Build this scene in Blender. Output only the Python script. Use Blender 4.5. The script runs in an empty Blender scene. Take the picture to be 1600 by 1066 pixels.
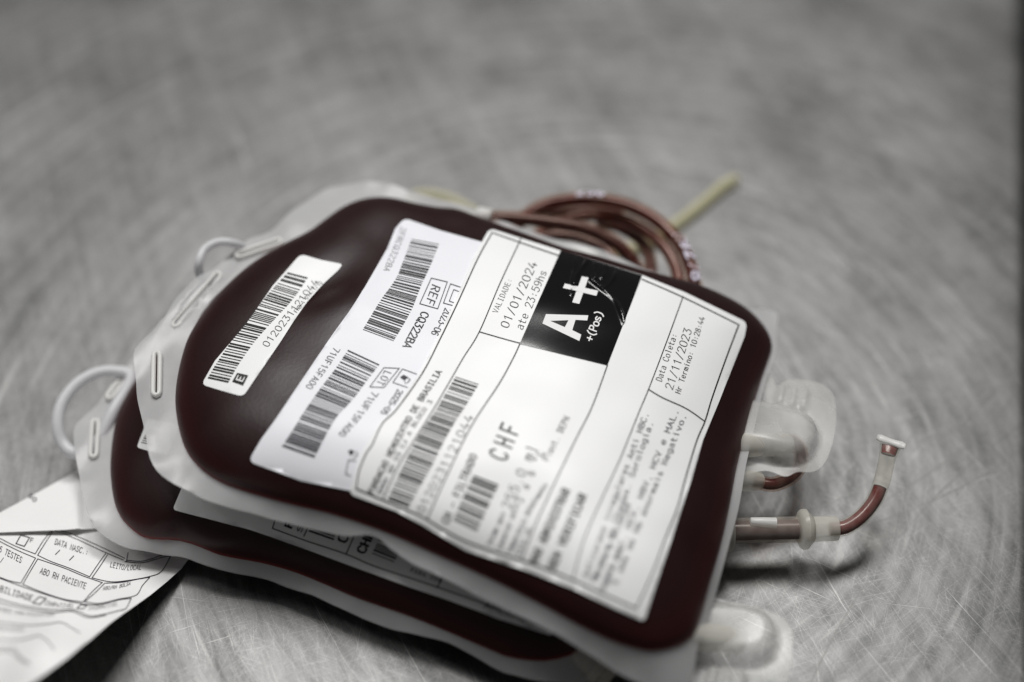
import bpy, bmesh, math, random
import numpy as np
from mathutils import Vector, Matrix
from mathutils.geometry import delaunay_2d_cdt

random.seed(7)
RNG = np.random.default_rng(11)
SC = bpy.context.scene
COL = SC.collection
MM = 0.001

# ------------------------------------------------------------------ camera
FPX = 2000.0                     # focal length in photograph pixels (1600 wide)
TILT = math.radians(41.0)        # angle between the view axis and straight down
ZC = 330.0                       # camera height above the table, mm
YC = -(ZC - 52.0) * math.tan(TILT)
cam_d = bpy.data.cameras.new('camera')
cam = bpy.data.objects.new('camera', cam_d)
COL.objects.link(cam)
cam.location = (0, YC * MM, ZC * MM)
cam.rotation_euler = (TILT, 0, 0)
cam_d.sensor_fit = 'HORIZONTAL'
cam_d.sensor_width = 36.0
cam_d.lens = 36.0 * FPX / 1600.0
cam_d.clip_start = 0.01
cam_d.clip_end = 50.0
cam_d.dof.use_dof = True
cam_d.dof.focus_distance = 0.371
cam_d.dof.aperture_fstop = 2.6
cam_d.dof.aperture_blades = 0
SC.camera = cam

# ------------------------------------------------------------------ world and lamps
W = bpy.data.worlds.new('World')
SC.world = W
W.use_nodes = True
bg = W.node_tree.nodes['Background']
bg.inputs['Color'].default_value = (1.0, 0.99, 0.98, 1)
bg.inputs['Strength'].default_value = 0.075

def area(name, loc, target, sx, sy, power, col=(1, 0.99, 0.975)):
    d = bpy.data.lights.new(name, 'AREA')
    d.shape = 'RECTANGLE'
    d.size, d.size_y = sx, sy
    d.energy = power
    d.color = col
    o = bpy.data.objects.new(name, d)
    COL.objects.link(o)
    o.location = loc
    o.rotation_euler = (Vector(target) - Vector(loc)).to_track_quat('-Z', 'Y').to_euler()
    return o

area('ceiling_lamp', (0.18, 0.80, 1.70), (0, 0, 0), 0.50, 0.36, 20.0)
area('second_ceiling_lamp', (-0.45, 0.62, 1.80), (0, 0, 0), 0.55, 0.36, 17.5)
area('far_fill_lamp', (-0.6, 2.1, 1.7), (0, 0, 0), 1.4, 0.5, 0.5)  # added unseen lamp, shapes far reflections on the bags and the steel

SC.view_settings.view_transform = 'Standard'
SC.view_settings.look = 'None'
SC.view_settings.exposure = 0.0
SC.view_settings.gamma = 1.0
SC.cycles.max_bounces = 12
SC.cycles.transparent_max_bounces = 24
SC.cycles.transmission_bounces = 10

# ------------------------------------------------------------------ pixel -> place
cT, sT = math.cos(TILT), math.sin(TILT)

def rays(P):
    P = np.atleast_2d(np.asarray(P, float))
    a = (P[:, 0] - 800) / FPX
    b = -(P[:, 1] - 533) / FPX
    return np.stack([a, b * cT + sT, b * sT - cT], 1)

CPOS = np.array([0, YC, ZC])

def on_z(P, z):
    """points of the pixels P at height z (mm)"""
    d = rays(P)
    t = (np.asarray(z, float) - ZC) / d[:, 2]
    return CPOS + d * t[:, None]

def on_surf(P, f, zhi=85.0, zlo=-5.0, n=70):
    """first hit of the pixel rays with the height field z = f(x, y)"""
    d = rays(P)
    zs = np.linspace(zhi, zlo, n)
    hi = np.full(len(d), zhi)
    lo = np.full(len(d), zlo)
    done = np.zeros(len(d), bool)
    prev = zhi
    for z in zs:
        p = CPOS + d * ((z - ZC) / d[:, 2])[:, None]
        hit = (z <= f(p[:, 0], p[:, 1])) & ~done
        lo[hit] = z
        hi[hit] = prev
        done |= hit
        prev = z
    for _ in range(22):
        m = (lo + hi) / 2
        p = CPOS + d * ((m - ZC) / d[:, 2])[:, None]
        below = m <= f(p[:, 0], p[:, 1])
        lo = np.where(below, m, lo)
        hi = np.where(below, hi, m)
    m = (lo + hi) / 2
    return CPOS + d * ((m - ZC) / d[:, 2])[:, None]

# ------------------------------------------------------------------ curves
def catmull(pts, closed=False, per=8):
    P = np.asarray(pts, float)
    n = len(P)
    out = []
    rng = range(n) if closed else range(n - 1)
    for i in rng:
        if closed:
            a, b, c, d = P[i - 1], P[i], P[(i + 1) % n], P[(i + 2) % n]
        else:
            a, b, c, d = P[max(i - 1, 0)], P[i], P[i + 1], P[min(i + 2, n - 1)]
        for k in range(per):
            t = k / per
            out.append(0.5 * (2 * b + (c - a) * t + (2 * a - 5 * b + 4 * c - d) * t * t + (-a + 3 * b - 3 * c + d) * t ** 3))
    if not closed:
        out.append(P[-1])
    return np.array(out)

def resample(P, n, closed=False):
    P = np.asarray(P, float)
    if closed:
        P = np.vstack([P, P[:1]])
    s = np.r_[0, np.cumsum(np.linalg.norm(np.diff(P, axis=0), axis=1))]
    t = np.linspace(0, s[-1], n + 1)[:-1] if closed else np.linspace(0, s[-1], n)
    return np.stack([np.interp(t, s, P[:, k]) for k in range(P.shape[1])], 1)

def inside(poly, x, y):
    poly = np.asarray(poly)
    x = np.asarray(x, float)
    y = np.asarray(y, float)
    r = np.zeros(x.shape, bool)
    j = len(poly) - 1
    for i in range(len(poly)):
        xi, yi = poly[i][:2]
        xj, yj = poly[j][:2]
        if yi != yj:
            r ^= ((yi > y) != (yj > y)) & (x < (xj - xi) * (y - yi) / (yj - yi) + xi)
        j = i
    return r

def round_poly(pts, r, k=5):
    P = np.asarray(pts, float)
    out = []
    n = len(P)
    for i in range(n):
        a, b, c = P[i - 1], P[i], P[(i + 1) % n]
        u = (a - b) / np.linalg.norm(a - b)
        v = (c - b) / np.linalg.norm(c - b)
        if u @ v < -0.93:
            out.append(b)
            continue
        rr = min(r, 0.45 * np.linalg.norm(a - b), 0.45 * np.linalg.norm(c - b))
        for q in range(k + 1):
            t = q / k
            out.append((1 - t) ** 2 * (b + u * rr) + 2 * t * (1 - t) * b + t * t * (b + v * rr))
    return np.array(out)

# ------------------------------------------------------------------ objects
def mesh_obj(name, verts, faces, mat, parent=None, smooth=True, attr=None):
    """verts in mm, world coordinates"""
    V = np.asarray(verts, float) * MM
    me = bpy.data.meshes.new(name)
    base = V.mean(0) if parent is None else np.zeros(3)
    if parent is None:
        base = np.array([(V[:, 0].min() + V[:, 0].max()) / 2, (V[:, 1].min() + V[:, 1].max()) / 2, V[:, 2].min()])
    me.from_pydata((V - base).tolist(), [], [tuple(int(i) for i in f) for f in faces])
    me.update()
    if smooth:
        me.polygons.foreach_set('use_smooth', [True] * len(me.polygons))
    if attr:
        for an, vals in attr.items():
            a = me.attributes.new(an, 'FLOAT', 'POINT')
            a.data.foreach_set('value', np.asarray(vals, float))
    me.materials.append(mat)
    o = bpy.data.objects.new(name, me)
    COL.objects.link(o)
    o.location = base
    if parent is not None:
        o.parent = parent
        top = parent
        off = Vector()
        while top is not None:
            off += top.location
            top = top.parent
        o.location = Vector((0, 0, 0)) - off
    return o

def thing(name, label, cat, loc, group=None):
    o = bpy.data.objects.new(name, None)
    COL.objects.link(o)
    o.location = Vector(loc) * MM
    o.empty_display_size = 0.01
    tag(o, label, cat, group)
    return o

def tag(o, label, cat, group=None):
    o['label'] = label
    o['category'] = cat
    if group:
        o['group'] = group
    return o

def structure(o):
    o['kind'] = 'structure'
    return o

# tubes -----------------------------------------------------------
def frames(path):
    P = np.asarray(path, float)
    T = np.gradient(P, axis=0)
    T /= np.linalg.norm(T, axis=1)[:, None]
    up = np.array([0, 0, 1.0])
    A = np.cross(T, up)
    bad = np.linalg.norm(A, axis=1) < 1e-3
    A[bad] = np.cross(T[bad], np.array([0, 1.0, 0]))
    A /= np.linalg.norm(A, axis=1)[:, None]
    B = np.cross(A, T)
    return P, T, A, B

def tube_mesh(path, radius, seg=14, closed=False, caps=True, squash=None):
    P, T, A, B = frames(path)
    n = len(P)
    R = np.full(n, radius) if np.isscalar(radius) else np.asarray(radius, float)
    V, F = [], []
    for i in range(n):
        sq = (1, 1) if squash is None else squash[i]
        for k in range(seg):
            a = 2 * math.pi * k / seg
            V.append(P[i] + R[i] * (A[i] * math.cos(a) * sq[0] + B[i] * math.sin(a) * sq[1]))
    for i in range(n if closed else n - 1):
        j = (i + 1) % n
        for k in range(seg):
            l = (k + 1) % seg
            F.append((i * seg + k, j * seg + k, j * seg + l, i * seg + l)[::-1])
    if caps and not closed:
        F.append(tuple(range(seg))[::-1][::-1])
        F.append(tuple((n - 1) * seg + k for k in range(seg))[::-1])
    return V, F

def tube(name, path, radius, mat, parent=None, seg=14, closed=False, caps=True, squash=None):
    V, F = tube_mesh(path, radius, seg, closed, caps, squash)
    return mesh_obj(name, V, F, mat, parent)

def lathe(name, p0, p1, prof, mat, parent=None, seg=28):
    """prof: (fraction along p0-p1, radius)"""
    p0, p1 = np.asarray(p0, float), np.asarray(p1, float)
    path = [p0 + (p1 - p0) * t for t, r in prof]
    d = (p1 - p0) / np.linalg.norm(p1 - p0)
    A = np.cross(d, [0, 0, 1.0])
    A /= np.linalg.norm(A)
    B = np.cross(A, d)
    V, F = [], []
    for (t, r), p in zip(prof, path):
        for k in range(seg):
            a = 2 * math.pi * k / seg
            V.append(p + r * (A * math.cos(a) + B * math.sin(a)))
    for i in range(len(prof) - 1):
        for k in range(seg):
            l = (k + 1) % seg
            F.append((i * seg + k, i * seg + l, (i + 1) * seg + l, (i + 1) * seg + k))
    F.append(tuple(range(seg))[::-1])
    F.append(tuple((len(prof) - 1) * seg + k for k in range(seg)))
    o = mesh_obj(name, V, F, mat, parent)
    m = o.modifiers.new('edges', 'EDGE_SPLIT')
    m.split_angle = math.radians(50)
    return o

# sheets -----------------------------------------------------------
def triangulate(outer, holes=(), step=5.0, extra=None):
    """constrained triangulation of a polygon: (verts2d, tris)"""
    outer = np.asarray(outer, float)[:, :2]
    pts = [tuple(p) for p in outer]
    edges = [(i, (i + 1) % len(outer)) for i in range(len(outer))]
    for h in holes:
        b = len(pts)
        pts += [tuple(p[:2]) for p in h]
        edges += [(b + i, b + (i + 1) % len(h)) for i in range(len(h))]
    x0, y0 = outer.min(0)
    x1, y1 = outer.max(0)
    gx, gy = np.meshgrid(np.arange(x0 + step * .37, x1, step), np.arange(y0 + step * .41, y1, step))
    gx, gy = gx.ravel(), gy.ravel()
    ok = inside(outer, gx, gy)
    for h in holes:
        ok &= ~inside(h, gx, gy)
    # keep away from the border
    B = np.array(pts)
    G = np.stack([gx[ok], gy[ok]], 1)
    if len(G):
        dmin = np.min(np.linalg.norm(G[:, None, :] - B[None, :, :], axis=2), axis=1)
        G = G[dmin > step * .35]
    if extra is not None:
        X = np.asarray(extra, float)
        k = inside(outer, X[:, 0], X[:, 1])
        for h in holes:
            k &= ~inside(h, X[:, 0], X[:, 1])
        X = X[k]
        X = X[np.min(np.linalg.norm(X[:, None, :] - B[None, :, :], axis=2), axis=1) > .3]
        if len(G):
            G = G[np.min(np.linalg.norm(G[:, None, :] - X[None, :, :], axis=2), axis=1) > step * .55]
        G = np.vstack([G, X])
    pts += [tuple(p) for p in G]
    v, e, f, *_ = delaunay_2d_cdt([Vector(p) for p in pts], edges, [], 0, 1e-7)
    v = np.array([[q.x, q.y] for q in v])
    f = np.array([t for t in f if len(t) == 3])
    c = v[f].mean(1)
    k = inside(outer, c[:, 0], c[:, 1])
    for h in holes:
        k &= ~inside(h, c[:, 0], c[:, 1])
    return v, f[k]

def orient_up(V, F):
    V = np.asarray(V)
    out = []
    for f in F:
        a, b, c = V[f[0]], V[f[1]], V[f[2]]
        n = np.cross(b - a, c - a)
        out.append(tuple(f) if n[2] >= 0 else tuple(f)[::-1])
    return out

def thicken(V, F, t):
    """add an underside t mm below and a rim to an open up-facing sheet"""
    V = np.asarray(V, float)
    n = len(V)
    cnt = {}
    for f in F:
        for i in range(len(f)):
            a, b = f[i], f[(i + 1) % len(f)]
            cnt[(a, b)] = 1
    F2 = list(F) + [tuple(n + i for i in f[::-1]) for f in F]
    V2 = np.vstack([V, V - np.array([0, 0, t])])
    rim = sorted({i for e in cnt if (e[1], e[0]) not in cnt for i in e})
    ra = {v: 2 * n + k for k, v in enumerate(rim)}
    rb = {v: 2 * n + len(rim) + k for k, v in enumerate(rim)}
    for (a, b) in list(cnt):
        if (b, a) not in cnt:
            F2.append((ra[b], ra[a], rb[a], rb[b]))
    V2 = np.vstack([V2, V2[rim], V2[[n + i for i in rim]]])
    return V2, F2

def sheet_px(name, outline, f, off, mat, parent=None, step=6.0, thick=0.0, holes=()):
    v, t = triangulate(outline, holes, step)
    V = on_surf(v, f)
    V[:, 2] += off
    F = orient_up(V, t)
    if thick:
        V, F = thicken(V, F, thick)
    return mesh_obj(name, V, F, mat, parent)

# lettering -----------------------------------------------------------
# single-stroke letters on a 4 x 6 field ( ~ marks a smooth stroke)
GL = {
 '0': '~2,6 .7,5.2 .3,3 .7,.8 2,0 3.3,.8 3.7,3 3.3,5.2 2,6', '1': '.8,4.7 2.2,6 2.2,0', '2': '~.4,4.6 .9,5.7 2,6 3.3,5.5 3.5,4.3 2.6,2.7 .4,0|.4,0 3.7,0',
 '3': '.5,6 3.5,6 1.9,3.6|~1.9,3.6 3.3,3.1 3.6,1.7 2.9,.3 1.7,0 .4,.8', '4': '2.9,0 2.9,3|2.2,6 .3,1.7 3.8,1.7', '5': '3.4,6 .9,6 .6,3.3|~.6,3.3 2,3.8 3.4,3.1 3.6,1.7 2.8,.2 1.5,0 .4,.7',
 '6': '~3.2,5.6 1.8,5.8 .6,4.2 .4,2 1,.4 2,0 3.2,.5 3.6,1.9 3,3.2 2,3.6 .9,3 .4,2', '7': '.4,6 3.7,6 1.6,0', '8': '~2,3.3 .9,4 .8,5.2 2,6 3.2,5.2 3.1,4 2,3.3 .7,2.5 .5,1 2,0 3.5,1 3.3,2.5 2,3.3',
 '9': '~.8,.4 2.2,.2 3.4,1.8 3.6,4 3,5.6 2,6 .8,5.5 .4,4.1 1,2.8 2,2.4 3.1,3 3.6,4', 'A': '.2,0 2,6 3.8,0|.9,2 3.1,2', 'B': '.6,0 .6,6 2,6|~2,6 3.2,5.6 3.2,3.7 2,3.2|.6,3.2 2,3.2|~2,3.2 3.5,2.7 3.5,.5 2.1,0|2.1,0 .6,0',
 'C': '~3.6,4.8 2.9,5.8 2,6 .8,5.2 .3,3 .8,.8 2,0 2.9,.2 3.6,1.2', 'D': '.6,0 .6,6 1.6,6|~1.6,6 3.1,5.2 3.6,3 3.1,.8 1.6,0|1.6,0 .6,0', 'E': '3.5,6 .6,6 .6,0 3.5,0|.6,3.1 3,3.1', 'F': '3.5,6 .6,6 .6,0|.6,3.1 3,3.1',
 'G': '~3.6,4.8 2.9,5.8 2,6 .8,5.2 .3,3 .8,.8 2,0 3,.3 3.6,1|3.6,1 3.6,2.8 2.2,2.8', 'H': '.5,0 .5,6|3.5,0 3.5,6|.5,3.1 3.5,3.1', 'I': '1,6 3,6|1,0 3,0|2,0 2,6', 'J': '3,6 3,1.4|~3,1.4 2.4,.1 1.2,.1 .6,1.3', 'L': '.7,6 .7,0 3.5,0',
 'M': '.3,0 .3,6 2,2.6 3.7,6 3.7,0', 'N': '.5,0 .5,6 3.5,0 3.5,6', 'O': '~2,6 .7,5.2 .3,3 .7,.8 2,0 3.3,.8 3.7,3 3.3,5.2 2,6', 'P': '.6,0 .6,6 2,6|~2,6 3.4,5.6 3.4,3.4 2,2.9|2,2.9 .6,2.9',
 'Q': '~2,6 .7,5.2 .3,3 .7,.8 2,0 3.3,.8 3.7,3 3.3,5.2 2,6|2.2,1.5 3.8,-.5', 'R': '.6,0 .6,6 2,6|~2,6 3.4,5.6 3.4,3.5 2,3|2,3 .6,3|2,3 3.7,0', 'S': '~3.5,5.1 2.6,5.9 1.4,5.9 .6,4.9 .9,3.6 2.9,2.6 3.5,1.3 2.7,.1 1.3,.1 .4,1',
 'T': '.3,6 3.7,6|2,6 2,0', 'U': '.5,6 .5,1.8|~.5,1.8 1,.3 2,0 3,.3 3.5,1.8|3.5,1.8 3.5,6', 'V': '.2,6 2,0 3.8,6', 'X': '.3,0 3.7,6|.3,6 3.7,0', 'W': '.1,6 1,0 2,3.6 3,0 3.9,6',
 'a': '~.7,3.7 1.6,4.2 2.8,4 3.2,3|3.2,3 3.2,0|~3.2,2.4 1.6,2.4 .5,1.6 .7,.3 1.8,0 3.2,.9', 'b': '.6,6 .6,0|~.6,3 2,4.2 3.4,3.4 3.4,.9 2,0 .6,1', 'c': '~3.3,3.4 2.2,4.1 .9,3.5 .5,2 .9,.5 2.2,0 3.3,.6', 'd': '3.4,6 3.4,0|~3.4,3 2,4.2 .6,3.4 .6,.9 2,0 3.4,1',
 'e': '~.5,2.2 3.4,2.2 3.1,3.6 2,4.2 .8,3.6 .5,2.2 .9,.6 2,0 3.3,.6', 'g': '3.4,4 3.4,-.6|~3.4,-.6 2.6,-1.6 .9,-1.4|~3.4,3 2,4.2 .6,3.4 .6,.9 2,0 3.4,1', 'h': '.6,6 .6,0|~.6,2.6 1.4,4 2.7,4 3.3,2.8|3.3,2.8 3.3,0', 'i': '1.2,4 2,4 2,0|2,5.4 2,5.9', 'l': '1.2,6 2,6 2,0', 'm': '.3,4 .3,0|~.3,3.2 1.2,4.1 2,3|2,3 2,0|~2,3.2 3,4.1 3.7,3|3.7,3 3.7,0',
 'n': '.6,4 .6,0|~.6,2.6 1.4,4 2.7,4 3.3,2.8|3.3,2.8 3.3,0', 'o': '~2,4.1 .8,3.6 .4,2 .8,.5 2,0 3.2,.5 3.6,2 3.2,3.6 2,4.1', 'p': '.6,4 .6,-1.8|~.6,3 2,4.2 3.4,3.4 3.4,.9 2,0 .6,1', 'r': '.9,4 .9,0|~.9,2.6 1.8,4 3.3,3.8', 's': '~3.2,3.5 2,4.1 .7,3.5 .9,2.5 2.8,1.7 3.2,.7 2,0 .6,.6', 't': '1.5,5.6 1.5,1|~1.5,1 1.9,.1 3.2,.3|.4,4 3.2,4',
 'u': '.6,4 .6,1.3|~.6,1.3 1.2,.1 2.5,.1 3.3,1.4|3.3,4 3.3,0', 'v': '.4,4 2,0 3.6,4', '/': '.4,-.4 3.6,6.3', ':': '2,.6 2,1.2|2,3.2 2,3.8', '.': '2,0 2,.6', ',': '2,.5 1.5,-.9', '-': '.6,2.6 3.4,2.6', '(': '~3,6.6 1.7,4.8 1.4,2.6 1.7,.6 3,-1', ')': '~1,6.6 2.3,4.8 2.6,2.6 2.3,.6 1,-1', '+': '2,.9 2,4.7|.2,2.8 3.8,2.8', '[': '.6,0 3.4,0 3.4,5 .6,5 .6,0', '*': '~2,6 1.2,5.4 1.2,4.6 2,4 2.8,4.6 2.8,5.4 2,6',
}

def stroke_quads(P, w):
    """ribbon of half-width w round a polyline: list of quads"""
    P = np.asarray(P, float)
    keep = np.r_[True, np.linalg.norm(np.diff(P, axis=0), axis=1) > 1e-6]
    P = P[keep]
    d = np.diff(P, axis=0)
    d /= np.linalg.norm(d, axis=1)[:, None]
    n = np.stack([-d[:, 1], d[:, 0]], 1)
    N = np.vstack([n[:1], n[:-1] + n[1:], n[-1:]])
    L = np.linalg.norm(N, axis=1)[:, None]
    N = N / np.maximum(L, 1e-6)
    cosv = np.r_[1, np.clip((n[:-1] * N[1:-1]).sum(1), .45, 1), 1]
    N = N / cosv[:, None]
    ext = P.copy()
    ext[0] -= d[0] * w * .8
    ext[-1] += d[-1] * w * .8
    A, B = ext + N * w, ext - N * w
    V = []
    F = []
    for i in range(len(P)):
        V += [A[i], B[i]]
    for i in range(len(P) - 1):
        F.append((2 * i, 2 * i + 1, 2 * i + 3, 2 * i + 2))
    return V, F

_gc = {}
def glyph(ch, weight):
    k = (ch, weight)
    if k not in _gc:
        V, F = [], []
        for s in GL.get(ch, '').split('|'):
            if not s:
                continue
            sm = s[0] == '~'
            P = [tuple(map(float, q.split(','))) for q in s.lstrip('~').split()]
            if sm:
                P = catmull(P, per=4)
            v, f = stroke_quads(P, weight)
            b = len(V)
            V += [tuple(q) for q in v]
            F += [tuple(i + b for i in q) for q in f]
        _gc[k] = (np.array(V).reshape(-1, 2), F)
    return _gc[k]

def text_px(text, base, up, cap, weight=.3, fill=.82):
    """letters laid along the pixel polyline 'base'; up = pixel direction of the letter tops"""
    base = catmull(base, per=6) if len(base) > 2 else np.asarray(base, float)
    s = np.r_[0, np.cumsum(np.linalg.norm(np.diff(base, axis=0), axis=1))]
    adv = s[-1] / len(text)
    up = np.asarray(up, float)
    up = up / np.linalg.norm(up)
    V, F = [], []
    for i, ch in enumerate(text):
        g, f = glyph(ch, weight)
        if len(g) == 0:
            continue
        a = i * adv + adv * (1 - fill) / 2 + g[:, 0] / 4 * adv * fill
        x = np.interp(a, s, base[:, 0])
        y = np.interp(a, s, base[:, 1])
        P = np.stack([x, y], 1) + up[None, :] * (g[:, 1:2] / 6 * cap)
        # clamp beyond ends
        b = len(V)
        V += [tuple(p) for p in P]
        F += [tuple(q + b for q in t) for t in f]
    return V, F

def bars_px(left, right, n=60, seed=1, seg=5, fillr=0.5):
    """bar code between two pixel polylines"""
    r = random.Random(seed)
    L = resample(catmull(left, per=8) if len(left) > 2 else left, 200)
    R = resample(catmull(right, per=8) if len(right) > 2 else right, 200)
    w = []
    for i in range(n):
        w.append((r.choice([1, 1, 1, 2, 2, 3]), r.choice([1, 1, 2, 2, 3])))
    tot = sum(a + b for a, b in w)
    t = 0.0
    V, F = [], []
    def at(C, u):
        k = u * 199
        i = min(int(k), 198)
        return C[i] + (C[i + 1] - C[i]) * (k - i)
    for a, g in w:
        t0, t1 = t / tot, (t + a * .95) / tot
        t += a + g
        l0, l1, r0, r1 = at(L, t0), at(L, t1), at(R, t0), at(R, t1)
        b = len(V)
        for q in range(seg + 1):
            u = q / seg
            V += [tuple(l0 + (r0 - l0) * u), tuple(l1 + (r1 - l1) * u)]
        for q in range(seg):
            F.append((b + 2 * q, b + 2 * q + 1, b + 2 * q + 3, b + 2 * q + 2))
    return V, F

def line_px(P, w=1.0, smooth=True, closed=False):
    P = np.asarray(P, float)
    if closed:
        P = np.vstack([P, P[:1]])
    if smooth and len(P) > 2:
        d = np.diff(P, axis=0)
        d /= np.linalg.norm(d, axis=1)[:, None]
        cut = [0] + [i + 1 for i in range(len(d) - 1) if d[i] @ d[i + 1] < .72] + [len(P) - 1]
        P = np.vstack([catmull(P[a:b + 1], per=6) for a, b in zip(cut[:-1], cut[1:])])
    else:
        P = np.vstack([np.linspace(P[i], P[i + 1], 6)[:-1] for i in range(len(P) - 1)] + [P[-1:]])
    V, F = stroke_quads(P, w / 2)
    return [tuple(v) for v in V], F

def poly_px(P, step=5.0, holes=()):
    v, f = triangulate(P, holes, step)
    return [tuple(q) for q in v], [tuple(q) for q in f]

def each(parts):
    return list(parts)

def join(parts):
    V, F = [], []
    for v, f in parts:
        b = len(V)
        V += list(v)
        F += [tuple(i + b for i in q) for q in f]
    return V, F

def print_px(name, part, f, off, mat, parent):
    if isinstance(part, list):          # several pieces: an object each
        return [print_px(name, p, f, off, mat, parent) for p in part]
    V, F = part
    W3 = on_surf(np.array(V), f)
    W3[:, 2] += off
    return mesh_obj(name, W3, orient_up(W3, F), mat, parent, smooth=False)

# ------------------------------------------------------------------ materials
def new_mat(name):
    m = bpy.data.materials.new(name)
    m.use_nodes = True
    nt = m.node_tree
    b = nt.nodes['Principled BSDF']
    return m, nt, b

def setp(b, **k):
    for n, v in k.items():
        b.inputs[n.replace('_', ' ')].default_value = v

def N(nt, t, **k):
    n = nt.nodes.new(t)
    for a, v in k.items():
        setattr(n, a, v)
    return n

def noise(nt, vec, scale, detail=3, rough=.5, dist=0.0):
    n = N(nt, 'ShaderNodeTexNoise')
    n.inputs['Scale'].default_value = scale
    n.inputs['Detail'].default_value = detail
    n.inputs['Roughness'].default_value = rough
    n.inputs['Distortion'].default_value = dist
    if vec is not None:
        nt.links.new(vec, n.inputs['Vector'])
    return n.outputs['Fac']

def mrange(nt, v, a, b, c, d):
    n = N(nt, 'ShaderNodeMapRange')
    n.inputs['From Min'].default_value = a
    n.inputs['From Max'].default_value = b
    n.inputs['To Min'].default_value = c
    n.inputs['To Max'].default_value = d
    nt.links.new(v, n.inputs['Value'])
    return n.outputs['Result']

def mth(nt, op, a, b=None, c=None):
    n = N(nt, 'ShaderNodeMath', operation=op)
    for i, v in enumerate((a, b, c)):
        if v is None:
            continue
        if isinstance(v, (int, float)):
            n.inputs[i].default_value = v
        else:
            nt.links.new(v, n.inputs[i])
    return n.outputs[0]

def mixc(nt, fac, a, b):
    n = N(nt, 'ShaderNodeMix', data_type='RGBA')
    if isinstance(fac, (int, float)):
        n.inputs[0].default_value = fac
    else:
        nt.links.new(fac, n.inputs[0])
    for i, v in ((6, a), (7, b)):
        if isinstance(v, tuple):
            n.inputs[i].default_value = (*v, 1)
        else:
            nt.links.new(v, n.inputs[i])
    return n.outputs[2]

def bump(nt, b, h, strength, dist):
    n = N(nt, 'ShaderNodeBump')
    n.inputs['Strength'].default_value = strength
    n.inputs['Distance'].default_value = dist
    nt.links.new(h, n.inputs['Height'])
    nt.links.new(n.outputs[0], b.inputs['Normal'])

def m_plain(name, col, rough=.5, spec=.5, nscale=None, namp=.1):
    m, nt, b = new_mat(name)
    setp(b, Base_Color=(*col, 1), Roughness=rough)
    b.inputs['Specular IOR Level'].default_value = spec
    if nscale:
        tc = N(nt, 'ShaderNodeTexCoord').outputs['Object']
        f = noise(nt, tc, nscale, 4)
        lo = tuple(c * (1 - namp) for c in col)
        hi = tuple(min(1, c * (1 + namp)) for c in col)
        nt.links.new(mixc(nt, f, lo, hi), b.inputs['Base Color'])
    return m

def m_film(name, col, alpha, rough=.3, trans=.4, nscale=120.0, bumps=.06, skin=0.0):
    m, nt = m_film0(name, col, alpha, rough, trans, nscale, bumps)
    if skin:
        out = nt.nodes['Material Output']
        src = out.inputs['Surface'].links[0].from_socket
        gl = N(nt, 'ShaderNodeBsdfGlossy')
        gl.inputs['Roughness'].default_value = .30
        fr_ = N(nt, 'ShaderNodeFresnel')
        fr_.inputs['IOR'].default_value = skin
        mz = N(nt, 'ShaderNodeMixShader')
        nt.links.new(mth(nt, 'MULTIPLY', fr_.outputs[0], mth(nt, 'SUBTRACT', 1.0, N(nt, 'ShaderNodeNewGeometry').outputs['Backfacing'])), mz.inputs[0])
        nt.links.new(src, mz.inputs[1])
        nt.links.new(gl.outputs[0], mz.inputs[2])
        nt.links.new(mz.outputs[0], out.inputs['Surface'])
    return m

def m_film0(name, col, alpha, rough=.3, trans=.4, nscale=120.0, bumps=.06):
    """milky soft plastic: part clear, part white scattering"""
    m, nt, b = new_mat(name)
    out = nt.nodes['Material Output']
    setp(b, Base_Color=(*col, 1), Roughness=rough)
    tr = N(nt, 'ShaderNodeBsdfTransparent')
    tl = N(nt, 'ShaderNodeBsdfTranslucent')
    tl.inputs['Color'].default_value = (*col, 1)
    mx1 = N(nt, 'ShaderNodeMixShader')
    mx1.inputs[0].default_value = trans
    nt.links.new(b.outputs[0], mx1.inputs[1])
    nt.links.new(tl.outputs[0], mx1.inputs[2])
    mx2 = N(nt, 'ShaderNodeMixShader')
    tc = N(nt, 'ShaderNodeTexCoord').outputs['Object']
    f = noise(nt, tc, nscale, 3)
    nt.links.new(mrange(nt, f, .3, .7, alpha - .025, alpha + .025), mx2.inputs[0])
    nt.links.new(tr.outputs[0], mx2.inputs[1])
    nt.links.new(mx1.outputs[0], mx2.inputs[2])
    nt.links.new(mx2.outputs[0], out.inputs['Surface'])
    f2 = noise(nt, tc, 1400.0, 2)
    bump(nt, b, f2, bumps, .0002)
    return m, nt

# blood-filled pouch: soft matt-gloss film over dark blood; redder where the layer is thin
def m_pouch():
    m, nt, b = new_mat('blood_filled_film')
    at = N(nt, 'ShaderNodeAttribute', attribute_name='thin')
    tc = N(nt, 'ShaderNodeTexCoord').outputs['Object']
    f = noise(nt, tc, 45.0, 3)
    deep = mixc(nt, f, (.011, .0026, .0030), (.019, .0046, .0048))
    nt.links.new(mixc(nt, at.outputs['Fac'], deep, (.17, .010, .007)), b.inputs['Base Color'])
    setp(b, Roughness=.42, IOR=1.5)
    b.inputs['Specular IOR Level'].default_value = .30
    f2 = noise(nt, tc, 900.0, 2)
    nt.links.new(mrange(nt, noise(nt, tc, 60., 3), .3, .7, .36, .48), b.inputs['Roughness'])
    bump(nt, b, f2, .12, .0003)
    return m

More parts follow.
